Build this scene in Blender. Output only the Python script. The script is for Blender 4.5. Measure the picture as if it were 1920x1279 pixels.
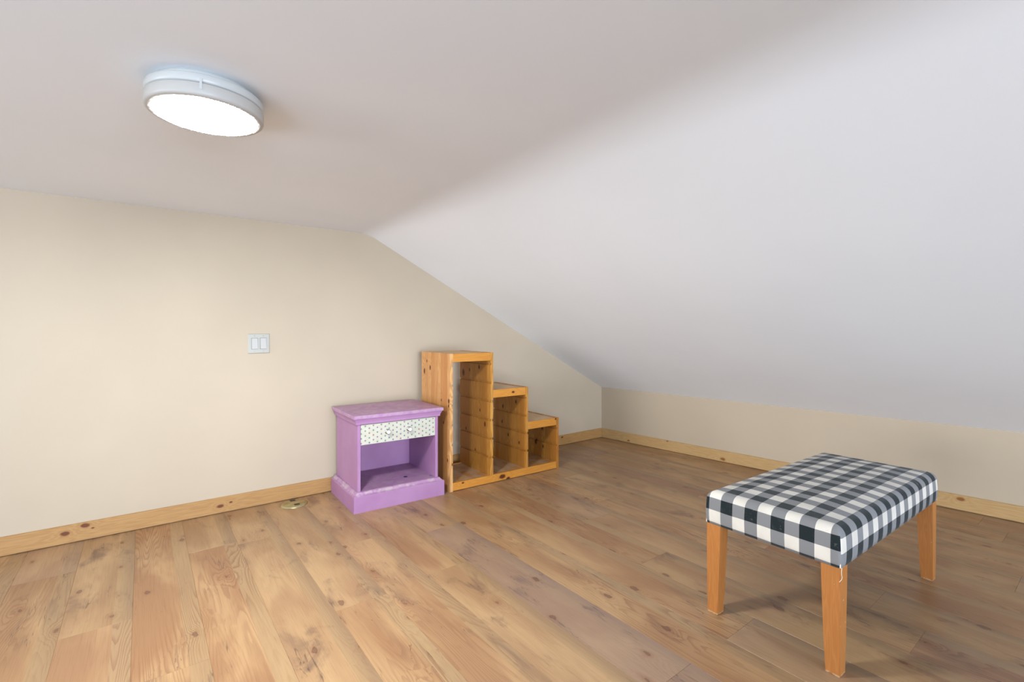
import bpy, bmesh, math, random
from mathutils import Vector, Matrix, noise as mnoise
random.seed(7)
C = bpy.context.scene.collection
for o in list(bpy.data.objects): bpy.data.objects.remove(o)

# ------------------------------------------------------------------ camera, light, exposure
H = 1.06; FPX = 900.0; HOR = 620.0; YAW = math.radians(37.57)
cam = bpy.data.cameras.new('camera'); camo = bpy.data.objects.new('camera', cam); C.objects.link(camo)
cam.sensor_width = 36; cam.lens = 36*FPX/1920; cam.shift_y = -(639.5-HOR)/1920
cam.clip_start = .02
camo.location = (0, 0, H); camo.rotation_euler = (math.pi/2, 0, -YAW)
bpy.context.scene.camera = camo
W = bpy.data.worlds.new('world'); bpy.context.scene.world = W; W.use_nodes = True
bg = W.node_tree.nodes['Background']; bg.inputs[0].default_value = (.58, .78, 1, 1); bg.inputs[1].default_value = .12
LAMP = 280.0
def area(name, loc, aim, sx, sy, power, col):
    d = bpy.data.lights.new(name, 'AREA'); d.shape = 'RECTANGLE'; d.size = sx; d.size_y = sy; d.energy = power; d.color = col
    o = bpy.data.objects.new(name, d); C.objects.link(o); o.location = loc
    o.rotation_euler = Vector([-a for a in aim]).to_track_quat('Z', 'Y').to_euler(); return o
# unseen fill lights, added: two beyond the open sides, one aimed up at the ceiling
area('fill_light', (-12, 1.2, .8), (1, 0, .03), 6, 3.4, 890, (1, .98, .96))
area('fill_light', (-.6, -9.5, .9), (.17, 1, .03), 6, 3, 1500, (.74, .85, 1))
area('ceiling_fill', (-3.0, -1.4, .08), (0, 0, 1), 2.8, 3.6, 215, (.52, .74, 1))
vs = bpy.context.scene.view_settings
vs.view_transform = 'Standard'; vs.look = 'None'; vs.gamma = 1; vs.use_curve_mapping = False; vs.exposure = 0.06

# ------------------------------------------------------------------ node helper
class N:
    def __init__(s, name):
        s.m = bpy.data.materials.new(name); s.m.use_nodes = True
        s.t = s.m.node_tree; s.b = s.t.nodes['Principled BSDF']
    def new(s, k, **kw):
        n = s.t.nodes.new(k)
        for a, v in kw.items(): setattr(n, a, v)
        return n
    def put(s, v, sock):
        if isinstance(v, (int, float)):
            try: sock.default_value = v
            except TypeError: sock.default_value = (v, v, v)
        elif isinstance(v, tuple):
            sock.default_value = v if len(v) == len(sock.default_value) else v+(1,)
        else: s.t.links.new(v, sock)
    def ma(s, op, a, b=0.0, c=0.0, clamp=False):
        n = s.new('ShaderNodeMath', operation=op, use_clamp=clamp)
        s.put(a, n.inputs[0]); s.put(b, n.inputs[1]); s.put(c, n.inputs[2]); return n.outputs[0]
    def add(s, a, b): return s.ma('ADD', a, b)
    def mul(s, a, b): return s.ma('MULTIPLY', a, b)
    def sub(s, a, b): return s.ma('SUBTRACT', a, b)
    def step(s, v, lo, hi, to0=0.0, to1=1.0):
        n = s.new('ShaderNodeMapRange', interpolation_type='SMOOTHSTEP')
        s.put(v, n.inputs[0]); s.put(lo, n.inputs[1]); s.put(hi, n.inputs[2]); s.put(to0, n.inputs[3]); s.put(to1, n.inputs[4])
        return n.outputs[0]
    def mix(s, f, a, b, mode='MIX'):
        n = s.new('ShaderNodeMix', data_type='RGBA', blend_type=mode)
        s.put(f, n.inputs[0]); s.put(a, n.inputs[6]); s.put(b, n.inputs[7]); return n.outputs[2]
    def xyz(s, v):
        n = s.new('ShaderNodeSeparateXYZ'); s.put(v, n.inputs[0]); return n.outputs
    def vec(s, x, y, z=0.0):
        n = s.new('ShaderNodeCombineXYZ'); s.put(x, n.inputs[0]); s.put(y, n.inputs[1]); s.put(z, n.inputs[2]); return n.outputs[0]
    def noise(s, v, scale=1.0, detail=2.0, rough=.5, dist=0.0):
        n = s.new('ShaderNodeTexNoise'); s.put(v, n.inputs['Vector']); n.inputs['Scale'].default_value = scale
        n.inputs['Detail'].default_value = detail; n.inputs['Roughness'].default_value = rough; n.inputs['Distortion'].default_value = dist
        return n.outputs[0]
    def obj(s): return s.new('ShaderNodeTexCoord').outputs['Object']
    def gen(s, k): return s.new('ShaderNodeTexCoord').outputs[k]
    def bump(s, h, strength=.3, dist=.002):
        n = s.new('ShaderNodeBump'); n.inputs['Strength'].default_value = strength; n.inputs['Distance'].default_value = dist
        s.put(h, n.inputs['Height']); s.t.links.new(n.outputs[0], s.b.inputs['Normal'])
    def set(s, col=None, rough=None, metal=None, spec=None):
        if col is not None: s.put(col, s.b.inputs['Base Color'])
        if rough is not None: s.put(rough, s.b.inputs['Roughness'])
        if metal is not None: s.put(metal, s.b.inputs['Metallic'])
        if spec is not None: s.put(spec, s.b.inputs['Specular IOR Level'])
        return s.m

def srgb(r, g, b):
    f = lambda c: (c/255/12.92) if c/255 <= .04045 else ((c/255+.055)/1.055)**2.4
    return (f(r), f(g), f(b))

def paint(name, col, rough=.6, bump=.12, scale=90, var=.03, spec=.3):
    n = N(name); v = n.obj()
    lo = n.noise(v, 1.7, 3)
    c = n.mix(n.step(lo, .3, .7), tuple(x*(1-var) for x in col), tuple(min(1, x*(1+var)) for x in col))
    n.set(c, rough, spec=spec); n.bump(n.noise(v, scale, 3), bump, .001)
    return n.m

def pine(name, ax, al, base, dark, light, stave=.045, knots=(), rough=.45, seed=0.0, knotcol=None, grain=1.0, dust=0.0):
    """wood: ax / al = axis letters across and along the grain; knots = (across, along, radius)"""
    n = N(name); o = n.xyz(n.obj()); ix = 'xyz'.index
    a, b = o[ix(ax)], o[ix(al)]; c3 = o[3-ix(ax)-ix(al)]
    kc = knotcol or srgb(74, 30, 10)
    # deflect the grain round the knots
    km = None; infl = None
    wob = n.mul(n.sub(n.noise(n.vec(n.mul(a, 60.), n.mul(b, 45.), seed), 1, 2), .5), .55)
    for (ka, kb, kr) in knots:
        da = n.ma('DIVIDE', n.sub(a, ka), kr); db = n.ma('DIVIDE', n.sub(b, kb), kr*1.7)
        d = n.add(n.ma('SQRT', n.add(n.mul(da, da), n.mul(db, db))), wob)
        k = n.step(d, .65, 1.15, 1.0, 0.0); e = n.ma('EXPONENT', n.mul(d, -.55))
        km = k if km is None else n.ma('MAXIMUM', km, k); infl = e if infl is None else n.ma('MAXIMUM', infl, e)
    g = n.noise(n.vec(n.mul(a, 26.), n.mul(b, 1.5), n.add(n.mul(c3, 9.), seed)), 1, 3, .55, .25)
    if infl is not None: g = n.add(g, n.mul(infl, .45))
    lines = n.ma('ABSOLUTE', n.ma('SINE', n.mul(g, 34.)))
    lines = n.ma('POWER', lines, 2.2)
    fib = n.noise(n.vec(n.mul(a, 420.), n.mul(b, 9.), n.mul(c3, 90.)), 1, 3)
    col = n.mix(n.mul(lines, .55*grain), light, dark)
    col = n.mix(n.mul(n.step(fib, .35, .75), .22*grain), col, dark)
    if stave:
        wn = n.new('ShaderNodeTexWhiteNoise', noise_dimensions='1D')
        st = n.ma('FLOOR', n.add(n.ma('DIVIDE', a, stave), seed)); n.put(n.add(st, seed), wn.inputs['W'])
        col = n.mix(n.mul(wn.outputs[0], .5), col, base)
        col = n.mix(n.mul(n.ma('POWER', wn.outputs[0], 2.), .55), col, dark)
        fr = n.ma('FRACT', n.add(n.ma('DIVIDE', a, stave), seed))
        edge = n.step(fr, 0.0, .035, 1.0, 0.0); col = n.mix(n.mul(edge, .4), col, tuple(x*.6 for x in dark))
    else: col = n.mix(.35, col, base)
    if infl is not None:
        col = n.mix(n.mul(n.step(infl, .35, .75), .5), col, tuple(x*.75 for x in dark))
        col = n.mix(n.mul(km, .92), col, kc)
    if dust:
        dm = n.mul(n.step(n.noise(n.obj(), 14, 4, .65), .3, .62), dust)
        col = n.mix(dm, col, srgb(172, 162, 146))
    n.set(col, rough, spec=.35); n.bump(n.add(n.mul(lines, .4), fib), .12, .0006)
    return n.m

# ------------------------------------------------------------------ mesh helpers
def link(name, bm, mat, parent=None, loc=None, smooth=False):
    me = bpy.data.meshes.new(name); bmesh.ops.recalc_face_normals(bm, faces=bm.faces); bm.to_mesh(me); bm.free()
    for m in (mat if isinstance(mat, (list, tuple)) else [mat]): me.materials.append(m)
    if smooth:
        for p in me.polygons: p.use_smooth = True
    o = bpy.data.objects.new(name, me); C.objects.link(o)
    if parent is not None: o.parent = parent
    if loc is not None: o.location = loc
    return o
def bx(bm, x0, x1, y0, y1, z0, z1, bev=0.0, seg=2, mi=0):
    t = bmesh.new()
    v = [t.verts.new(p) for p in ((x0,y0,z0),(x1,y0,z0),(x1,y1,z0),(x0,y1,z0),(x0,y0,z1),(x1,y0,z1),(x1,y1,z1),(x0,y1,z1))]
    for f in ((3,2,1,0),(4,5,6,7),(0,1,5,4),(1,2,6,5),(2,3,7,6),(3,0,4,7)): t.faces.new([v[i] for i in f])
    if bev: bmesh.ops.bevel(t, geom=t.edges[:], offset=bev, segments=seg, profile=.5, affect='EDGES')
    merge(bm, t, mi)
def merge(bm, t, mi=0):
    vm = {v: bm.verts.new(v.co) for v in t.verts}
    for f in t.faces:
        nf = bm.faces.new([vm[v] for v in f.verts]); nf.material_index = mi; nf.smooth = f.smooth
    t.free()
def box(name, mat, parent, *a, bev=.0015, seg=2):
    bm = bmesh.new(); bx(bm, *a, bev=bev, seg=seg); return link(name, bm, mat, parent)
def prism(bm, poly, ax, lo, hi, mi=0):
    """poly in the two other axes (in xyz order), extruded along ax"""
    def P(p, t): return {'x': (t, p[0], p[1]), 'y': (p[0], t, p[1]), 'z': (p[0], p[1], t)}[ax]
    a = [bm.verts.new(P(p, lo)) for p in poly]; b = [bm.verts.new(P(p, hi)) for p in poly]
    n = len(poly); fs = [bm.faces.new(a[::-1]), bm.faces.new(b)]
    for i in range(n): fs.append(bm.faces.new([a[i], a[(i+1) % n], b[(i+1) % n], b[i]]))
    for f in fs: f.material_index = mi
def loft(bm, rects):
    rings = [[bm.verts.new(p) for p in ((x0,y0,z),(x1,y0,z),(x1,y1,z),(x0,y1,z))] for z, x0, x1, y0, y1 in rects]
    bm.faces.new(rings[0][::-1]); bm.faces.new(rings[-1])
    for a, b in zip(rings, rings[1:]):
        for i in range(4): bm.faces.new([a[i], a[(i+1) % 4], b[(i+1) % 4], b[i]])
def lathe(bm, prof, seg=64, center=(0,0), mi=0, smooth=True, close=False):
    """profile (r, z); r=0 ends are capped"""
    rings = []
    for r, z in prof:
        if r < 1e-6: rings.append([bm.verts.new((center[0], center[1], z))])
        else: rings.append([bm.verts.new((center[0]+r*math.cos(2*math.pi*i/seg), center[1]+r*math.sin(2*math.pi*i/seg), z)) for i in range(seg)])
    pairs = list(zip(rings, rings[1:]))
    if close: pairs.append((rings[-1], rings[0]))
    for a, b in pairs:
        for i in range(seg):
            j = (i+1) % seg
            if len(a) == 1 and len(b) == 1: continue
            vs_ = [a[0], b[i], b[j]] if len(a) == 1 else ([a[i], b[0], a[j]] if len(b) == 1 else [a[i], b[i], b[j], a[j]])
            f = bm.faces.new(vs_); f.material_index = mi; f.smooth = smooth
def thing(name, label, cat, loc=(0,0,0), rz=0):
    o = bpy.data.objects.new(name, None); C.objects.link(o); o.location = loc; o.rotation_euler = (0, 0, rz)
    o.empty_display_size = .05; o['label'] = label; o['category'] = cat; return o
def struct(o, label=None):
    o['kind'] = 'structure'
    if label: o['label'] = label
    return o

# ------------------------------------------------------------------ room measurements
GY = 3.246            # far (gable) wall face
CZ = 1.729            # flat ceiling
KZ = .498             # knee wall height
XL = -4.5; YF = -3.6  # where the modelled part of the attic ends, out of view
CR = 1.240            # crease between the flat ceiling and the slope
def kx(y): return 3.622+(3.246-y)*.0773
BBH = .0915

M = {}
M['wall'] = paint('cream_wall_paint', srgb(180, 165, 144), .62)
M['ceil'] = paint('white_ceiling_paint', srgb(235, 239, 243), .7, .1, 70, .012)
M['plaster'] = paint('window_white', srgb(236, 236, 232), .4)

# ---- floor: slab with planks
M['subfloor'] = paint('subfloor_underlay', srgb(70, 46, 32), .8)
bm = bmesh.new(); prism(bm, [(XL-.1, YF-.1), (kx(YF-.1)+.1, YF-.1), (kx(GY+.1)+.1, GY+.1), (XL-.1, GY+.1)], 'z', -.08, -.0085)
floor = struct(link('floor', bm, M['subfloor']))

def plank_mat():
    n = N('laminate_print'); o = n.xyz(n.obj()); x, y = o[0], o[1]
    oi = n.new('ShaderNodeObjectInfo'); rnd = oi.outputs['Random']; oc = n.xyz(oi.outputs['Color'])
    typ, gry, lum = oc[0], oc[1], oc[2]
    seed = n.mul(n.ma('FLOOR', n.mul(rnd, 60.)), 3.71)
    # printed sub strip
    wav = n.mul(n.sub(n.noise(n.vec(0.0, n.mul(y, 2.), seed), 1, 1), .5), .012)
    strip = n.step(n.add(x, wav), .1455, .1465)
    s2 = n.add(seed, n.mul(strip, 17.3))
    # knots
    vo = n.new('ShaderNodeTexVoronoi', feature='F1', voronoi_dimensions='2D')
    wx = n.mul(n.sub(n.noise(n.vec(n.mul(x, 45.), n.mul(y, 30.), seed), 1, 2), .5), .16)
    vv = n.vec(n.add(n.add(n.mul(x, 8.), n.mul(seed, 1.3)), wx), n.add(n.add(n.mul(y, 4.2), n.mul(seed, 2.1)), wx))
    n.put(vv, vo.inputs['Vector']); vo.inputs['Scale'].default_value = 1.0
    d = vo.outputs['Distance']; vc = n.xyz(vo.outputs['Color'])
    has = n.step(vc[0], .74, .76)
    size = n.add(n.mul(vc[1], .055), .03)
    dn = n.ma('DIVIDE', d, size)
    knot = n.mul(n.step(dn, .55, 1.1, 1., 0.), has)
    ring = n.mul(n.step(n.ma('ABSOLUTE', n.sub(dn, .9)), 0.0, .35, 1., 0.), has)
    infl = n.mul(n.ma('EXPONENT', n.mul(d, -5.)), has)
    # growth rings as contours of a stretched field
    fld = n.noise(n.vec(n.mul(x, 9.0), n.mul(y, .62), s2), 1, 1.5, .4, .15)
    fld = n.add(fld, n.mul(infl, .20))
    fld2 = n.add(fld, n.mul(n.noise(n.vec(n.mul(x, 60.), n.mul(y, 5.), s2), 1, 2), .02))
    cyc = n.ma('FRACT', n.mul(fld2, 30.))
    line = n.mul(n.step(cyc, .35, .93), n.step(cyc, .93, 1.0, 1., 0.))
    cath = n.step(n.noise(n.vec(n.mul(x, 3.), n.mul(y, .8), n.add(s2, 5.)), 1, 1), .40, .58)
    lstr = n.mul(line, n.add(n.mul(cath, .42), .08))
    lstr = n.mul(lstr, n.sub(1.0, n.mul(typ, .75)))
    fib = n.noise(n.vec(n.mul(x, 300.), n.mul(y, 7.), s2), 1, 3, .6)
    big = n.noise(n.vec(n.mul(x, 5.), n.mul(y, 1.7), n.add(s2, 9.)), 1, 3, .55, .5)
    light = srgb(174, 139, 101); warm = srgb(150, 112, 80); tan = srgb(154, 122, 90)
    col = n.mix(n.step(big, .34, .62), light, warm)
    col = n.mix(n.mul(typ, .8), col, n.mix(n.step(big, .3, .66), srgb(175, 143, 106), tan))
    col = n.mix(n.mul(strip, .75), col, srgb(160, 132, 98))
    col = n.mix(lstr, col, srgb(112, 70, 50))
    col = n.mix(n.mul(n.step(fib, .45, .8), .34), col, srgb(122, 82, 60))
    # grey-brown smudges of the print
    smn = n.noise(n.vec(n.mul(x, 9.), n.mul(y, 3.6), n.add(seed, 31.)), 1, 4, .62, .6)
    sm = n.mul(n.step(smn, .53, .74), n.add(.25, n.mul(typ, .62)))
    col = n.mix(n.mul(sm, .9), col, srgb(100, 76, 66))
    edge = n.mul(n.step(n.add(x, n.mul(smn, .02)), .155, .205), n.mul(typ, .45))
    col = n.mix(edge, col, srgb(118, 92, 74))
    col = n.mix(n.mul(gry, .55), col, srgb(130, 110, 104))
    # thin cracks
    ck = n.noise(n.vec(n.mul(x, 34.), n.mul(y, 2.0), n.add(seed, 3.)), 1, 3, .5, .4)
    ckm = n.mul(n.step(n.ma('ABSOLUTE', n.sub(ck, .5)), 0.0, .010, 1., 0.), n.step(smn, .50, .62))
    col = n.mix(n.mul(ckm, .65), col, srgb(70, 50, 44))
    col = n.mix(n.mul(n.step(infl, .35, .8), .35), col, srgb(122, 76, 54))
    col = n.mix(n.mul(knot, .50), col, srgb(92, 62, 50)); col = n.mix(n.mul(ring, .45), col, srgb(64, 42, 36))
    hsv = n.new('ShaderNodeHueSaturation'); n.put(col, hsv.inputs['Color']); n.put(n.add(.8, n.mul(lum, .4)), hsv.inputs['Value'])
    hsv.inputs['Saturation'].default_value = 1.02
    n.set(hsv.outputs[0], n.add(.30, n.mul(fib, .12)), spec=.32)
    n.bump(n.add(fib, n.mul(line, -.4)), .10, .0004)
    return n.m
M['plank'] = plank_mat()
PW = .2022; PL = 1.41; PX0 = -.030
joints = {-1: 2.251, 0: 1.824, 1: 2.746, 2: 1.30, 3: 1.841, 4: 2.38, 5: 1.875, 6: 2.274, 7: 1.86, 8: .857, 9: 1.37, 10: 1.863, 11: .62, 12: 1.1, 13: 2.2, 14: .3}
ptype = {(-1, 1): (.9, 0, .42), (-1, 0): (.1, .1, .55), (0, 1): (.0, 0, .5), (0, 0): (.3, 0, .55), (1, 0): (.0, 0, .52), (1, 1): (.8, 0, .45),
         (2, 1): (.85, 0, .52), (2, 0): (.6, 0, .6), (3, 1): (.9, 0, .5), (3, 0): (.0, 0, .5), (4, 1): (.7, 0, .5), (4, 0): (.5, 0, .6),
         (5, 1): (.2, 0, .48), (5, 0): (.95, 0, .55), (6, 0): (.9, .75, .52), (7, 0): (.2, 0, .5), (7, 1): (.3, 0, .5), (8, 1): (.1, 0, .5), (8, 0): (.95, .3, .45)}
def clip(poly, fn):
    out = []
    for i in range(len(poly)):
        a, b = poly[i], poly[(i+1) % len(poly)]; fa, fb = fn(a), fn(b)
        if fa >= 0: out.append(a)
        if (fa >= 0) != (fb >= 0):
            t = fa/(fa-fb); out.append((a[0]+(b[0]-a[0])*t, a[1]+(b[1]-a[1])*t))
    return out
def plank_mesh(poly):
    bm = bmesh.new(); cx = sum(p[0] for p in poly)/len(poly); cy = sum(p[1] for p in poly)/len(poly); e = .0007
    ins = [(p[0]+math.copysign(e, cx-p[0]), p[1]+math.copysign(e, cy-p[1])) for p in poly]
    rings = [[bm.verts.new((q[0], q[1], z)) for q in P] for P, z in ((poly, -.008), (poly, -.0009), (ins, 0.0))]
    bm.faces.new(rings[0][::-1]); bm.faces.new(rings[-1])
    for a, b in zip(rings, rings[1:]):
        for i in range(len(a)): bm.faces.new([a[i], a[(i+1) % len(a)], b[(i+1) % len(a)], b[i]])
    bmesh.ops.recalc_face_normals(bm, faces=bm.faces)
    me = bpy.data.meshes.new('plank'); bm.to_mesh(me); bm.free(); me.materials.append(M['plank']); return me
full = plank_mesh([(0, 0), (PW, 0), (PW, PL), (0, PL)])
for i in range(math.floor((XL-PX0)/PW), math.ceil((kx(YF)-PX0)/PW)):
    x0 = PX0+i*PW; j = joints.get(i, random.uniform(0, PL))
    k0 = math.floor((YF-j)/PL)
    for k in range(k0, k0+9):
        y0 = j+k*PL
        if y0 >= GY or y0+PL <= YF: continue
        poly = [(x0, y0), (x0+PW, y0), (x0+PW, y0+PL), (x0, y0+PL)]
        for fn in (lambda p: GY-p[1], lambda p: p[1]-YF, lambda p: p[0]-XL, lambda p: kx(p[1])-p[0]):
            poly = clip(poly, fn)
            if not poly: break
        if len(poly) < 3 or max(p[0] for p in poly)-min(p[0] for p in poly) < .004 or max(p[1] for p in poly)-min(p[1] for p in poly) < .004: continue
        whole = len(poly) == 4 and abs(min(p[1] for p in poly)-y0) < 1e-6 and abs(max(p[1] for p in poly)-y0-PL) < 1e-6 and abs(max(p[0] for p in poly)-x0-PW) < 1e-6 and abs(min(p[0] for p in poly)-x0) < 1e-6
        me = full if whole else plank_mesh([(p[0]-x0, p[1]-y0) for p in poly])
        o = bpy.data.objects.new('plank', me); C.objects.link(o); o.parent = floor; o.location = (x0, y0, 0)
        t = ptype.get((i, 0 if k < 0 else 1)) or (random.choice((.1, .3, .7, .95)), random.choice((0, 0, 0, .35)), random.uniform(.38, .56))
        o.color = (t[0], t[1], t[2], 1)

# ---- ceiling: flat part, soft creases and the two slopes, slightly twisted on the right
def ceil_profile(y, dz=0):
    K = kx(y)+.0
    pts = []
    def arc(p0, p1, p2, n=8):
        for i in range(n+1):
            t = i/n; pts.append(tuple((1-t)**2*a+2*t*(1-t)*b+t*t*c for a, b, c in zip(p0, p1, p2)))
    sl = (CZ-KZ)/(K-CR); r = .06+.07*min(1, max(0, (GY-y)/1.6)); u = 1/math.hypot(1, sl)
    pts.append((K, KZ))
    for f in (.002, .01, .3, .6): pts.append((K+(CR+r*u-K)*f, KZ+(CZ-r*u*sl-KZ)*f))
    e0, e1 = (CR+r*u, CZ-r*u*sl), (K, KZ); pts.append((e0[0]+(e1[0]-e0[0])*.02, e0[1]+(e1[1]-e0[1])*.02))
    arc((CR+r*u, CZ-r*u*sl), (CR, CZ), (CR-r, CZ))
    pts.append((CR-r-.05, CZ)); pts.append((0, CZ)); pts.append((XL+.02, CZ)); pts.append((XL, CZ))
    return pts
def ceiling_pts(y): return [(x, y, z) for x, z in ceil_profile(y)]
bm = bmesh.new(); ys = [YF-.1]+[YF+i*(GY-YF)/8 for i in range(9)]+[GY+.1]
low = [[bm.verts.new(p) for p in ceiling_pts(y)] for y in ys]
upp = [[bm.verts.new((p[0]+(.1 if p[0] > CR+1 else (-.1 if p[0] < XL+.1 else 0)), p[1], p[2]+.12)) for p in ceiling_pts(y)] for y in ys]
for a, b in zip(low, low[1:]):
    for i in range(len(a)-1): bm.faces.new([a[i], a[i+1], b[i+1], b[i]]).smooth = True
for a, b in zip(upp, upp[1:]):
    for i in range(len(a)-1): bm.faces.new([a[i], b[i], b[i+1], a[i+1]])
for L, U in ((low[0], upp[0]), (low[-1], upp[-1])):
    for i in range(len(L)-1): bm.faces.new([L[i], U[i], U[i+1], L[i+1]])
for k in (0, -1):
    for r in range(len(low)-1): bm.faces.new([low[r][k], low[r+1][k], upp[r+1][k], upp[r][k]])
bmesh.ops.split_edges(bm, edges=[e for e in bm.edges if len(e.link_faces) == 2 and e.link_faces[0].smooth != e.link_faces[1].smooth])
ceiling = struct(link('ceiling', bm, M['ceil']))

# ---- walls
def gable(name, y0, y1, yy, hole=None):
    prof = [(x, z) for x, z in ceil_profile(yy)]
    poly = [(XL, 0), (kx(yy), 0)]+prof
    bm = bmesh.new()
    if not hole: prism(bm, poly, 'y', y0, y1)
    else:
        hx0, hx1, hz0, hz1 = hole
        prism(bm, clip(poly, lambda p: hx0-p[0]), 'y', y0, y1); prism(bm, clip(poly, lambda p: p[0]-hx1), 'y', y0, y1)
        mid = clip(clip(poly, lambda p: p[0]-hx0), lambda p: hx1-p[0])
        prism(bm, clip(mid, lambda p: hz0-p[1]), 'y', y0, y1); prism(bm, clip(mid, lambda p: p[1]-hz1), 'y', y0, y1)
    return struct(link(name, bm, M['wall']))
gable('wall_back', GY, GY+.1, GY)
bm = bmesh.new(); prism(bm, [(kx(YF-.1), YF-.1), (kx(YF-.1)+.1, YF-.1), (kx(GY)+.1, GY), (kx(GY), GY)], 'z', -.008, KZ)
struct(link('wall_right', bm, M['wall']))
# ---- image point onto planes (only used to read off where knots and small marks sit)
Fv = (math.sin(YAW), math.cos(YAW)); Rv = (math.cos(YAW), -math.sin(YAW))
def ray(u, v):
    r = (u-960)/FPX; return (Fv[0]+r*Rv[0], Fv[1]+r*Rv[1], -(v-HOR)/FPX)
def on_back(u, v, y=GY-.012):
    d = ray(u, v); t = y/d[1]; return (d[0]*t, H+d[2]*t)
def on_right(u, v):
    d = ray(u, v); t = (3.608+.0773*3.246)/(d[0]+.0773*d[1]); return (d[1]*t, H+d[2]*t)

# ---- baseboards: square-edged pine boards with eased top and a shadow gap
kb = [on_back(u, v)[::-1]+(r,) for u, v, r in ((121.7, 1001, .011), (160, 985.3, .011), (174, 990, .004), (413.3, 949.3, .010), (433, 941.7, .005), (1054, 820, .008))]
M['bb1'] = pine('pine_baseboard_left', 'z', 'x', srgb(164, 124, 76), srgb(138, 92, 46), srgb(174, 136, 86), stave=0, knots=kb, grain=.8, seed=2.3, knotcol=srgb(96, 44, 16))
kr = [on_right(u, v)[::-1]+(r,) for u, v, r in ((1355, 861, .012), (1801, 936, .011), (1178, 826.3, .008), (1251, 827.5, .006))]
M['bb2'] = pine('pine_baseboard_right', 'z', 'y', srgb(178, 144, 96), srgb(158, 114, 60), srgb(186, 156, 110), stave=0, knots=kr, grain=.8, seed=7.7, knotcol=srgb(130, 78, 34))
T = .012
def bbprof(s): return [(0, .003), (s*(T-.002), .003), (s*T, .005), (s*T, BBH-.003), (s*(T-.003), BBH), (0, BBH)]
bm = bmesh.new(); prism(bm, [(GY+p[0], p[1]) for p in bbprof(-1)], 'x', XL, kx(GY)-T*1.1)
struct(link('baseboard_back', bm, M['bb1']))
bm = bmesh.new(); pr = bbprof(-1)
r0 = [bm.verts.new((kx(YF)+p[0], YF, p[1])) for p in pr]; r1 = [bm.verts.new((kx(GY)+p[0], GY, p[1])) for p in pr]
bm.faces.new(r0); bm.faces.new(r1[::-1])
for i in range(6): bm.faces.new([r0[i], r0[(i+1) % 6], r1[(i+1) % 6], r1[i]])
struct(link('baseboard_right', bm, M['bb2']))

# ------------------------------------------------------------------ ceiling lamp
lp = thing('ceiling_lamp', 'round white flush-mounted ceiling lamp, switched on, on the flat ceiling', 'lamp', (.1413, 1.5825, CZ))
M['lampwhite'] = paint('lamp_white_plastic', srgb(176, 173, 168), .35, .02)
M['lampbase'] = paint('lamp_base_metal', srgb(182, 183, 181), .3, .02)
em = N('lamp_diffuser'); em.set((.9, .9, .9), .5); em.b.inputs['Emission Color'].default_value = (.92, .98, 1, 1); em.b.inputs['Emission Strength'].default_value = LAMP
bm = bmesh.new(); lathe(bm, [(0, 0), (.122, 0), (.122, -.0165), (0, -.0165)], 96); link('mounting_plate', bm, M['lampbase'], lp)
bm = bmesh.new(); lathe(bm, [(0, -.0165), (.139, -.0165), (.1412, -.0185), (.1412, -.0355), (.139, -.0385), (0, -.0385)], 96); link('base_pan', bm, M['lampbase'], lp)
bm = bmesh.new(); lathe(bm, [(.08, -.0385), (.133, -.0385), (.133, -.0410), (.08, -.0410)], 96, close=True); link('spacer', bm, M['lampwhite'], lp)
bm = bmesh.new(); lathe(bm, [(.08, -.0410), (.1405, -.0410), (.1422, -.043), (.1422, -.066), (.1408, -.0700), (.137, -.0728), (.128, -.0738), (.1262, -.0728), (.1262, -.068), (.08, -.066)], 96, close=True)
hs = link('housing_ring', bm, M['lampwhite'], lp)
bm = bmesh.new(); lathe(bm, [(0, -.068), (.126, -.068), (.126, -.0733), (.124, -.0745), (.09, -.0756), (0, -.076)], 96); link('diffuser', bm, em.m, lp)
ang = math.radians(-60)
for k, aa in enumerate((-100, 20, 140)):
    t = bmesh.new(); bx(t, .1405, .1434, -.003, .003, -.058, -.030, .0006)
    bmesh.ops.rotate(t, verts=t.verts, cent=(0, 0, 0), matrix=Matrix.Rotation(math.radians(aa), 3, 'Z')); link('clip', t, M['lampbase'], lp)

# ------------------------------------------------------------------ light switch
sx, sz = on_back(485.3, 644.2, GY)
sw = thing('light_switch', 'white double rocker light switch plate on the cream wall', 'light switch', (sx, GY, sz))
sw.rotation_euler = (0, math.radians(-.6), 0)
M['switch'] = paint('switch_plastic', srgb(162, 160, 150), .3, .01); M['rocker'] = paint('rocker_plastic', srgb(172, 170, 166), .25, .01)
M['gap'] = paint('dark_gap', srgb(84, 82, 78), .7)
bm = bmesh.new(); t = bmesh.new(); P = .0595
loft(t, [(0, -P, P, -P, P), (.003, -P, P, -P, P), (.0062, -P+.004, P-.004, -P+.004, P-.004)])
for v in t.verts: v.co = Vector((v.co.x, -v.co.z, v.co.y))
merge(bm, t); link('cover_plate', bm, M['switch'], sw)
for cx in (-.0235, .0235):
    box('rocker_frame', M['gap'], sw, cx-.0175, cx+.0175, -.0070, -.0055, -.034, .034, bev=.0004)
    bm = bmesh.new(); prism(bm, [(-.0066, -.0325), (-.0066, .0325), (-.0078, .0325), (-.0125, -.0325)], 'x', cx-.0162, cx+.0162)
    link('rocker', bm, M['rocker'], sw)
    for zz in (-.047, .047):
        t = bmesh.new(); lathe(t, [(0, 0), (.0032, 0), (.0028, .0012), (0, .0016)], 16)
        for v in t.verts: v.co = Vector((cx+v.co.x, -.006-v.co.z, zz+v.co.y))
        link('screw', t, M['switch'], sw)

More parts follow.
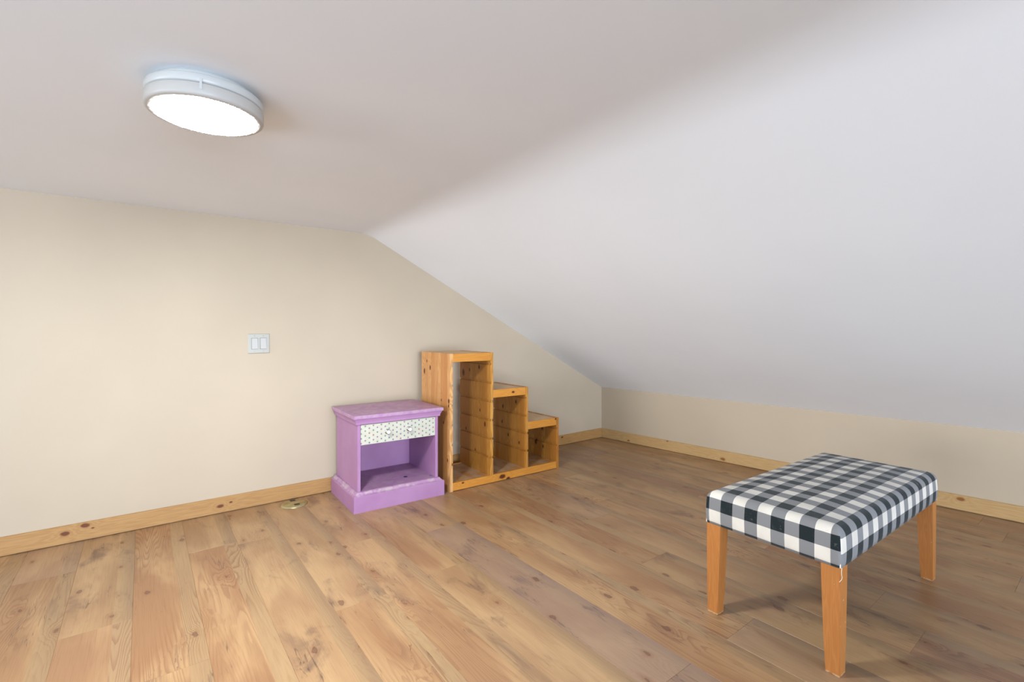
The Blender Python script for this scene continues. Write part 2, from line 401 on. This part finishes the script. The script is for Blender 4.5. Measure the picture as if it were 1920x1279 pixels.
# ------------------------------------------------------------------ brass floor plate
fx, fy = .733, 3.134
fp = thing('floor_outlet_cover', 'round brass floor outlet plate with two dark slots, beside the baseboard', 'outlet cover', (fx, fy, 0))
br = N('aged_brass'); nz = br.noise(br.obj(), 22, 3)
br.set(br.mix(br.step(nz, .35, .7), srgb(184, 176, 132), srgb(150, 140, 98)), .28, .6); br.bump(nz, .1, .0005)
bm = bmesh.new(); lathe(bm, [(0, 0), (.077, 0), (.0775, .0015), (.070, .0052), (.064, .0060), (0, .0062)], 64); link('plate', bm, br.m, fp)
M['slot'] = paint('black_slot_cover', srgb(34, 38, 38), .35)
rr = math.radians(-8)
for (u, v) in ((548.5, 938.6), (556.8, 945.9)):
    d = ray(u, v); t_ = (H-.006)/-d[2]; px, py = d[0]*t_-fx, d[1]*t_-fy
    t = bmesh.new(); bx(t, -.015, .015, -.012, .012, .0055, .0082, .001)
    bmesh.ops.translate(t, verts=t.verts, vec=(px, py, 0)); link('slot_cover', t, M['slot'], fp)

# ------------------------------------------------------------------ nightstand
ns = thing('nightstand', 'lilac painted wooden nightstand with a polka dot drawer and open shelf', 'nightstand', (.964, 2.747, 0), math.radians(-2.0))
def lilac(name, wear=.5, dusty=0.0):
    n = N(name); v = n.obj()
    a = n.noise(v, 5, 3); col = n.mix(n.step(a, .3, .7), srgb(156, 112, 152), srgb(166, 124, 162))
    br_ = n.noise(v, 120, 4, .7)
    col = n.mix(n.mul(n.step(br_, .45, .75), .12), col, srgb(140, 94, 140))
    sc = n.noise(v, 32, 5, .7); pat = n.noise(v, 7, 2)
    m = n.mul(n.mul(n.step(sc, .60, .68), n.step(pat, .48, .62)), wear)
    col = n.mix(m, col, srgb(156, 124, 130))
    m2 = n.mul(n.mul(n.step(n.noise(v, 55, 4, .7), .665, .70), n.step(pat, .5, .62)), wear)
    col = n.mix(m2, col, srgb(112, 60, 72))
    if dusty:
        col = n.mix(n.mul(n.step(n.noise(v, 22, 4, .7), .40, .62), dusty), col, srgb(184, 164, 168))
    n.set(col, .42, spec=.4); n.bump(br_, .08, .0005); return n.m
M['lilac'] = lilac('lilac_paint'); M['lilac_d'] = lilac('lilac_paint_dusty', .8, .75); M['lilac_i'] = lilac('lilac_paint_inside', .12)
BX0, BX1, BY0, BY1 = .032, .553, .034, .462
# plinth
bm = bmesh.new(); loft(bm, [(0, 0, .582, 0, .475), (.0915, 0, .582, 0, .475), (.0945, .003, .579, .003, .475)])
link('plinth', bm, M['lilac'], ns)
bm = bmesh.new(); loft(bm, [(.0945, .004, .578, .004, .474), (.0965, .012, .570, .012, .473), (.102, .017, .565, .019, .471), (.109, .0205, .5615, .0225, .469), (.112, .026, .557, .029, .468)])
link('plinth_moulding', bm, M['lilac_d'], ns)
box('side_panel', M['lilac'], ns, BX0, BX0+.018, BY0, BY1, .112, .512, bev=.0012)
box('side_panel', M['lilac'], ns, BX1-.018, BX1, BY0, BY1, .112, .512, bev=.0012)
box('back_panel', M['lilac_i'], ns, BX0+.018, BX1-.018, BY1-.012, BY1, .112, .512, bev=0)
box('shelf_board', lilac('lilac_paint_shelf', .4, .3), ns, BX0+.018, BX1-.018, BY0-.004, BY1-.012, .108, .1125, bev=0)
o = BX0, BX1, BY0, BY1
def grow(z, g): return (z+.002 if z > .51 else z, BX0-g*.98, BX1+g*1.05, BY0-g*.72, BY1+min(g, .006))
bm = bmesh.new(); loft(bm, [grow(.506, .006), grow(.5075, .011), grow(.520, .0125), grow(.5215, .0145), grow(.528, .0165), grow(.534, .0205), grow(.537, .0215), grow(.5395, .0225)])
link('cornice', bm, M['lilac'], ns)
bm = bmesh.new(); loft(bm, [grow(.5395, .026), grow(.541, .0285), grow(.556, .0285), grow(.5595, .0265)]); link('top_board', bm, lilac('lilac_paint_top', .8, .35), ns)
# marks on the shelf: worn holes and a stain
M['hole'] = paint('dark_hole', srgb(48, 36, 70), .6)
for (u, v, r, mt) in ((760.3, 893.8, .0135, M['hole']), (808, 892, .0105, paint('grey_plug', srgb(120, 110, 130), .5))):
    d = ray(u, v); t_ = (H-.113)/-d[2]; wx_, wy_ = d[0]*t_-.964, d[1]*t_-2.747
    ca, sa = math.cos(math.radians(2)), math.sin(math.radians(2)); lx, ly = wx_*ca-wy_*sa, wx_*sa+wy_*ca
    t = bmesh.new(); lathe(t, [(0, .1125), (r, .1125), (r*.9, .1134), (0, .1134)], 24, (lx, ly)); link('screw_cap', t, mt, ns)
# drawer with polka dots
DX0, DX1, DZ0, DZ1 = .0515, .5335, .384, .503
def dots():
    n = N('polka_dot_paper'); o_ = n.xyz(n.obj()); x = n.ma('DIVIDE', n.sub(o_[0], .0535), .0245); z = o_[2]
    ci = n.ma('ROUND', x); par = n.mul(n.ma('FRACT', n.mul(ci, .5)), 2.)
    zz = n.add(n.ma('DIVIDE', n.sub(z, .394), .0285), n.mul(par, .5)); ri = n.ma('ROUND', zz)
    dx = n.mul(n.sub(x, ci), .0245); dz = n.mul(n.sub(zz, ri), .0285)
    d = n.ma('SQRT', n.add(n.mul(dx, dx), n.mul(dz, dz)))
    m = n.step(d, .0048, .0056, 1., 0.)
    wn = n.new('ShaderNodeTexWhiteNoise', noise_dimensions='2D'); n.put(n.vec(ci, ri), wn.inputs['Vector'])
    r = wn.outputs[0]
    dc = n.mix(n.step(r, .33, .34), srgb(112, 106, 138), srgb(118, 126, 122)); dc = n.mix(n.step(r, .6, .61), dc, srgb(148, 104, 138)); dc = n.mix(n.step(r, .9, .91), dc, srgb(156, 100, 104))
    nz = n.noise(n.obj(), 30, 3)
    base = n.mix(n.step(nz, .3, .7), srgb(190, 190, 174), srgb(184, 182, 164))
    ny = n.xyz(n.new('ShaderNodeNewGeometry').outputs['Normal'])
    n.set(n.mix(n.mul(m, .95), base, dc), .4); return n.m
dr = box('drawer', dots(), ns, DX0, DX1, BY0+.001, BY0+.019, DZ0, DZ1, bev=.001)
dr['label'] = 'cream drawer front with small grey and purple polka dots'
box('drawer_box', M['lilac_i'], dr, DX0+.012, DX1-.012, BY0+.019, BY1-.03, DZ0+.008, DZ1-.015, bev=0)
M['chrome'] = N('chrome').set(srgb(200, 198, 196), .18, 1.0); M['knobwhite'] = paint('knob_white', srgb(215, 215, 212), .2, .01)
for kxp in (.213, .352):
    t = bmesh.new(); q = [(0, 0), (.0125, 0), (.0125, .002), (.010, .004), (.006, .006), (.0055, .014), (.009, .017), (.0115, .021), (.0112, .026), (.0092, .0275)]
    lathe(t, q, 32, mi=0); lathe(t, [(.0092, .0275), (.0088, .030), (.005, .0322), (0, .033)], 32, mi=1)
    for v in t.verts: v.co = Vector((kxp+v.co.x*1.3, BY0+.001-v.co.z, .447+v.co.y*1.3))
    k_ = link('knob', t, [M['chrome'], M['knobwhite']], dr); k_['label'] = 'chrome knob with white centre'

# ------------------------------------------------------------------ stepped storage frame
tf = thing('stepped_storage_frame', 'pine storage frame stepping down in three open bays, beside the nightstand', 'shelf unit', (1.593, 2.739, 0), math.radians(-1.45))
TH = .023; D = .42; HS = (.908, .908, .647, .390); PXS = (0, .319, .628, .926)
GR = (.828, .698, .568, .438, .309, .179)
pb, pd, pl = srgb(196, 144, 86), srgb(162, 100, 50), srgb(208, 162, 106)
ob, od, ol = srgb(184, 126, 52), srgb(146, 82, 26), srgb(196, 144, 68)
K0 = [(.375, .771, .013), (.285, .80, .010), (.335, .845, .007), (.014, .595, .010), (.015, .565, .007), (.115, .592, .006), (.03, .204, .007), (.085, .445, .007)]
K1 = [(.37, .744, .016), (.28, .77, .008), (.148, .80, .010), (.135, .49, .007), (.33, .328, .008), (.2, .194, .007), (.07, .40, .010)]
K2 = [(.39, .58, .009), (.30, .60, .008), (.35, .55, .007), (.29, .47, .009), (.12, .525, .008), (.30, .35, .008), (.22, .26, .008), (.08, .225, .008)]
K3 = [(.17, .285, .012), (.25, .165, .014), (.16, .14, .008)]
def panel(i, nm, knots, g_left, g_right, z0, seed):
    h = HS[i]; x0 = PXS[i]; x1 = x0+TH; gd = .008; gh = .0075
    poly = [(x0, z0), (x1, z0)]
    if g_right:
        for z in sorted(g_right): poly += [(x1, z-gh), (x1-gd, z-gh), (x1-gd, z+gh), (x1, z+gh)]
    poly += [(x1, h), (x0, h)]
    if g_left:
        for z in sorted(g_left, reverse=True): poly += [(x0, z+gh), (x0+gd, z+gh), (x0+gd, z-gh), (x0, z-gh)]
    bm = bmesh.new(); prism(bm, poly, 'y', 0, D)
    inner = i > 0
    m = pine('pine_panel_'+nm, 'y', 'z', ob if inner else pb, od if inner else pd, ol if inner else pl, stave=.047, knots=knots, seed=seed, rough=.42)
    return link('side_panel', bm, m, tf)
panel(0, 'tall_outer', K0, [], GR, 0, 1.3)
panel(1, 'tall_inner', K1, GR, [g for g in GR if g < .6], .052, 4.1)
panel(2, 'middle', K2, [g for g in GR if g < .6], [g for g in GR if g < .35], .052, 6.6)
panel(3, 'low', K3, [g for g in GR if g < .35], [], 0, 8.2)
def rmat(nm, knots, seed): return pine(nm, 'z', 'x', srgb(192, 126, 44), srgb(158, 88, 24), srgb(202, 142, 62), stave=0, knots=knots, seed=seed, grain=.8)
box('bottom_rail', rmat('rail_bottom', [(.03, .42, .016), (.045, .10, .006), (.008, .47, .01)], 1.1), tf, TH, PXS[3], 0, .018, .003, .055, bev=.0025)
box('bottom_rail', rmat('rail_bottom_rear', [], 2.1), tf, TH, PXS[3], D-.018, D, .003, .055, bev=.0025)
dusty = pine('pine_board_dusty', 'x', 'y', srgb(206, 160, 100), srgb(182, 124, 62), srgb(214, 176, 122), stave=.05, seed=3.3, dust=.7)
bottomm = pine('pine_board_bottom', 'x', 'y', ob, od, ol, stave=.05, seed=5.3, dust=.55, knots=[(.08, .12, .010), (.5, .2, .008)])
box('bottom_board', bottomm, tf, TH, PXS[3], .018, D-.018, .034, .052, bev=0)
for i in range(3):
    a0, a1, h = PXS[i]+TH, PXS[i+1], HS[i+1] if i else HS[0]
    kn = ([], [(h-.028, (a0+a1)/2+.03, .008)], [(h-.008, a1-.004, .007)])[i]
    box('top_rail', rmat('rail_top_'+('tall', 'middle', 'low')[i], kn, 3.1+i), tf, a0, a1, 0, .018, h-.056, h-.001, bev=.002)
    box('top_rail', rmat('rail_rear_'+('tall', 'middle', 'low')[i], [], 6.1+i), tf, a0, a1, D-.018, D, h-.056, h-.001, bev=.002)
    box('top_board', dusty, tf, a0, a1, .018, D-.018, h-.018, h-.0025, bev=.0008)

# ------------------------------------------------------------------ gingham footstool
st = thing('upholstered_bench', 'black and white gingham upholstered bench on orange wooden legs', 'bench', (1.678, .545, 0), math.radians(-1.6))
BL, BW, BZ0, BZ1 = 1.012, .450, .336, .457
def gingham():
    n = N('gingham_fabric'); uv = n.xyz(n.gen('UV')); u, v = uv[0], uv[1]
    sw_ = n.mul(n.sub(n.noise(n.gen('Object'), 9, 2), .5), .004)
    def band(c, off):
        f = n.ma('FRACT', n.add(n.ma('DIVIDE', n.add(n.sub(c, off), sw_), .09), 40.))
        return n.mul(n.step(f, 0.0, .014), n.step(f, .5, .514, 1., 0.))
    a, b = band(u, .036), band(v, -.017)
    th = n.noise(n.vec(n.mul(u, 900.), n.mul(v, 900.)), 1, 2)
    weave = n.ma('SINE', n.mul(u, 5200.)); weave2 = n.ma('SINE', n.mul(v, 5200.))
    s = n.mul(n.add(a, b), .5)
    white = n.mix(n.step(n.noise(n.gen('Object'), 6, 4), .35, .7), srgb(205, 200, 190), srgb(190, 184, 174))
    grey = n.mix(n.mul(th, .7), srgb(106, 107, 110), srgb(140, 139, 137))
    fade = n.mul(n.step(n.noise(n.gen('Object'), 38, 4, .7), .50, .72), .16)
    dark = n.mix(fade, srgb(27, 35, 37), srgb(84, 86, 86))
    col = n.mix(n.step(s, .2, .3), white, grey); col = n.mix(n.step(s, .7, .8), col, dark)
    # worn dusty marks
    d_ = n.mul(n.step(n.noise(n.gen('Object'), 21, 5, .75), .63, .72), .22); col = n.mix(d_, col, srgb(172, 166, 158))
    n.set(col, .92, spec=.12); n.b.inputs['Sheen Weight'].default_value = .12
    n.bump(n.add(n.mul(n.add(weave, weave2), .3), n.mul(th, .8)), .18, .0006); return n.m
R = .033
def prof(s, L):
    """s from 0..1 across half profile -> list of (inset, z, arc)"""
def cushion():
    """sheet with rounded shoulders: rings from the skirt hem up over the shoulder and in to the centre"""
    bm = bmesh.new(); uvl = bm.loops.layers.uv.new('UVMap')
    # profile: (inset, z, arc coordinate measured inwards)
    pr = []
    hv = BZ1-R-BZ0; q = math.pi/2*R; base = R-q-hv
    pr.append((.006, BZ0-.0, base-.006)); pr.append((.0015, BZ0, base))
    for k in range(1, 6): pr.append((-.0022*math.sin(math.pi*k/6), BZ0+hv*k/6, base+hv*k/6))
    for k in range(0, 9):
        t = math.pi/2*k/8; pr.append((R-R*math.cos(t), BZ1-R+R*math.sin(t), R-q+R*t))
    def crown(x, y):
        fx_ = min(1, (x-R)/.18, (BL-R-x)/.18); fy_ = min(1, (y-R)/.12, (BW-R-y)/.12)
        g = lambda f: max(0, f)*(2-max(0, f))
        return .010*g(fx_)*g(fy_)+.0012*mnoise.noise((x*9, y*9, 1))
    NX, NY = 40, 20; cr = .010     # small vertical corner radius
    # ring of boundary points for an inset value
    xs = [i/NX for i in range(NX+1)]; yv = [i/NY for i in range(NY+1)]
    def side_pts(ins, rad):
        x0, x1, y0, y1 = ins, BL-ins, ins, BW-ins
        pts = []   # (x, y, side, along coordinate)
        for i in range(NX+1): pts.append((x0+rad+(x1-x0-2*rad)*xs[i], y0))
        for k in range(1, 4): a = -math.pi/2+math.pi/2*k/4; pts.append((x1-rad+rad*math.cos(a), y0+rad+rad*math.sin(a)))
        for i in range(NY+1): pts.append((x1, y0+rad+(y1-y0-2*rad)*yv[i]))
        for k in range(1, 4): a = math.pi/2*k/4; pts.append((x1-rad+rad*math.cos(a), y1-rad+rad*math.sin(a)))
        for i in range(NX+1): pts.append((x1-rad-(x1-x0-2*rad)*xs[i], y1))
        for k in range(1, 4): a = math.pi/2+math.pi/2*k/4; pts.append((x0+rad+rad*math.cos(a), y1-rad+rad*math.sin(a)))
        for i in range(NY+1): pts.append((x0, y1-rad-(y1-y0-2*rad)*yv[i]))
        for k in range(1, 4): a = math.pi+math.pi/2*k/4; pts.append((x0+rad+rad*math.cos(a), y0+rad+rad*math.sin(a)))
        return pts
    rings = []; info = []
    n = len(side_pts(0, cr))
    for ins, z, arc in pr:
        t = max(0, min(1, (z-(BZ1-R))/R)); pts = side_pts(ins, cr*(1-t)+.004*t)
        rings.append([bm.verts.new((p[0], p[1], z)) for p in pts]); info.append(arc)
    # side index of every quad in the ring
    def side(i):
        a, b, c, d = NX, NX+4, NX+4+NY, NX+8+NY
        e, f, g = NX*2+NY+8, NX*2+NY+12, NX*2+2*NY+12
        if i < a+2: return 'y0'
        if i < c+2: return 'x1'
        if i < e+2: return 'y1'
        if i < g+2: return 'x0'
        return 'y0'
    for r in range(len(rings)-1):
        for i in range(n):
            j = (i+1) % n; vsx = [rings[r][i], rings[r][j], rings[r+1][j], rings[r+1][i]]
            f = bm.faces.new(vsx); f.smooth = True; s = side(i)
            for lp_, (v, ar) in zip(f.loops, ((vsx[0], info[r]), (vsx[1], info[r]), (vsx[2], info[r+1]), (vsx[3], info[r+1]))):
                x, y = v.co.x, v.co.y
                lp_[uvl].uv = {'y0': (x, ar), 'y1': (x, BW-ar), 'x0': (ar, y), 'x1': (BL-ar, y)}[s]
    # top: grid inside the last ring
    last = rings[-1]; x0, x1, y0, y1 = R, BL-R, R, BW-R
    inner = []
    grid = {}
    GXn, GYn = 36, 16
    for i in range(GXn+1):
        for j in range(GYn+1):
            x = x0+.01+(x1-x0-.02)*i/GXn; y = y0+.01+(y1-y0-.02)*j/GYn
            grid[i, j] = bm.verts.new((x, y, BZ1+crown(x, y)))
    def setuv(f):
        f.smooth = True
        for l in f.loops: l[uvl].uv = (l.vert.co.x, l.vert.co.y)
    for i in range(GXn):
        for j in range(GYn): setuv(bm.faces.new([grid[i, j], grid[i+1, j], grid[i+1, j+1], grid[i, j+1]]))
    bnd = [grid[i, 0] for i in range(GXn)]+[grid[GXn, j] for j in range(GYn)]+[grid[i, GYn] for i in range(GXn, 0, -1)]+[grid[0, j] for j in range(GYn, 0, -1)]
    es = []
    for ring in (last, bnd):
        for a, b in zip(ring, ring[1:]+ring[:1]):
            e = bm.edges.get((a, b)) or bm.edges.new((a, b)); es.append(e)
    res = bmesh.ops.bridge_loops(bm, edges=es)
    for f in res['faces']: setuv(f)
    bm.faces.new(rings[0][::-1])
    return bm
bm = cushion(); me = bpy.data.meshes.new('cushion'); bmesh.ops.recalc_face_normals(bm, faces=bm.faces); bm.to_mesh(me); bm.free(); me.materials.append(gingham())
cu = bpy.data.objects.new('cushion', me); C.objects.link(cu); cu.parent = st
M['seam'] = paint('seam_cloth', srgb(214, 206, 196), .9)
M['underside'] = paint('black_underside_cloth', srgb(40, 38, 38), .9)
box('underside_cover', M['underside'], st, .02, BL-.02, .02, BW-.02, BZ0-.004, BZ0+.001, bev=0)
for (cx, cy) in ((0, 0), (BL, 0), (BL, BW), (0, BW)):
    sgx = 1 if cx == 0 else -1; sgy = 1 if cy == 0 else -1
    t = bmesh.new(); bx(t, -.0016, .0016, -.0016, .0016, BZ0+.001, BZ0+.070, .0007)
    bmesh.ops.translate(t, verts=t.verts, vec=(cx+sgx*.0032, cy+sgy*.0032, 0)); link('corner_seam', t, M['seam'], cu)
legm = pine('orange_beech', 'x', 'z', srgb(204, 138, 68), srgb(178, 108, 46), srgb(210, 148, 80), stave=0, grain=.45, rough=.35, seed=2)
def wornleg():
    n = N('worn_orange_leg'); o_ = n.xyz(n.obj())
    g = n.noise(n.vec(n.mul(o_[0], 60.), n.mul(o_[1], 60.), n.mul(o_[2], 4.)), 1, 3, .5, .3)
    l = n.ma('ABSOLUTE', n.ma('SINE', n.mul(g, 22.)))
    col = n.mix(n.mul(l, .4), srgb(172, 113, 58), srgb(146, 86, 40))
    ck = n.noise(n.obj(), 70, 3, .6)
    low_ = n.mul(n.step(o_[2], .0, .008, 1., 0.), n.step(ck, .45, .52))
    sp_ = n.step(n.noise(n.obj(), 55, 2, .5), .745, .765)
    col = n.mix(n.ma('MAXIMUM', n.mul(sp_, .8), low_), col, srgb(205, 186, 150))
    n.set(col, .35, spec=.45); n.bump(l, .05, .0004); return n.m
M['leg'] = wornleg()
for (cx, cy) in ((0, 0), (BL, 0), (BL, BW), (0, BW)):
    sgx = 1 if cx == 0 else -1; sgy = 1 if cy == 0 else -1
    t = bmesh.new(); ring = []
    def corners(o_, w): 
        xs_ = sorted((cx+sgx*o_, cx+sgx*(o_+w))); ys_ = sorted((cy+sgy*o_, cy+sgy*(o_+w))); return xs_+ys_
    a_ = corners(.005, .041); b_ = corners(.003, .055)
    loft(t, [(0, *a_), (BZ0, *b_)]) if False else None
    mm = lambda k, q: tuple(p_*(1-k)+w_*k for p_, w_ in zip(a_, b_))
    loft(t, [(0.0, a_[0]+.002, a_[1]-.002, a_[2]+.002, a_[3]-.002), (.003, *a_)]+[(BZ0*k/4, *mm(k/4, 0)) for k in range(1, 4)]+[(BZ0, *b_)])
    bmesh.ops.bevel(t, geom=[e for e in t.edges if abs(e.verts[0].co.z-e.verts[1].co.z) > .02], offset=.002, segments=2, affect='EDGES')
    for v in t.verts: v.co.x -= cx; v.co.y -= cy
    link('leg', t, M['leg'], st, loc=(cx, cy, 0))
# loose thread hanging from the near corner
cv = bpy.data.curves.new('loose_thread', 'CURVE'); cv.dimensions = '3D'; cv.bevel_depth = .0007; cv.bevel_resolution = 2
sp = cv.splines.new('BEZIER'); pts = [(.002, -.001, BZ0+.004), (-.0005, -.001, BZ0-.012), (.0015, -.0015, BZ0-.028), (-.002, .004, BZ0-.040)]
sp.bezier_points.add(len(pts)-1)
for bp, p in zip(sp.bezier_points, pts): bp.co = p; bp.handle_left_type = bp.handle_right_type = 'AUTO'
tmp = bpy.data.objects.new('tmp', cv); dg = bpy.context.evaluated_depsgraph_get(); C.objects.link(tmp); dg.update()
me = bpy.data.meshes.new_from_object(tmp.evaluated_get(bpy.context.evaluated_depsgraph_get())); bpy.data.objects.remove(tmp)
me.materials.clear(); me.materials.append(M['seam']); me.name = 'loose_thread'
o = bpy.data.objects.new('loose_thread', me); C.objects.link(o); o.parent = cu
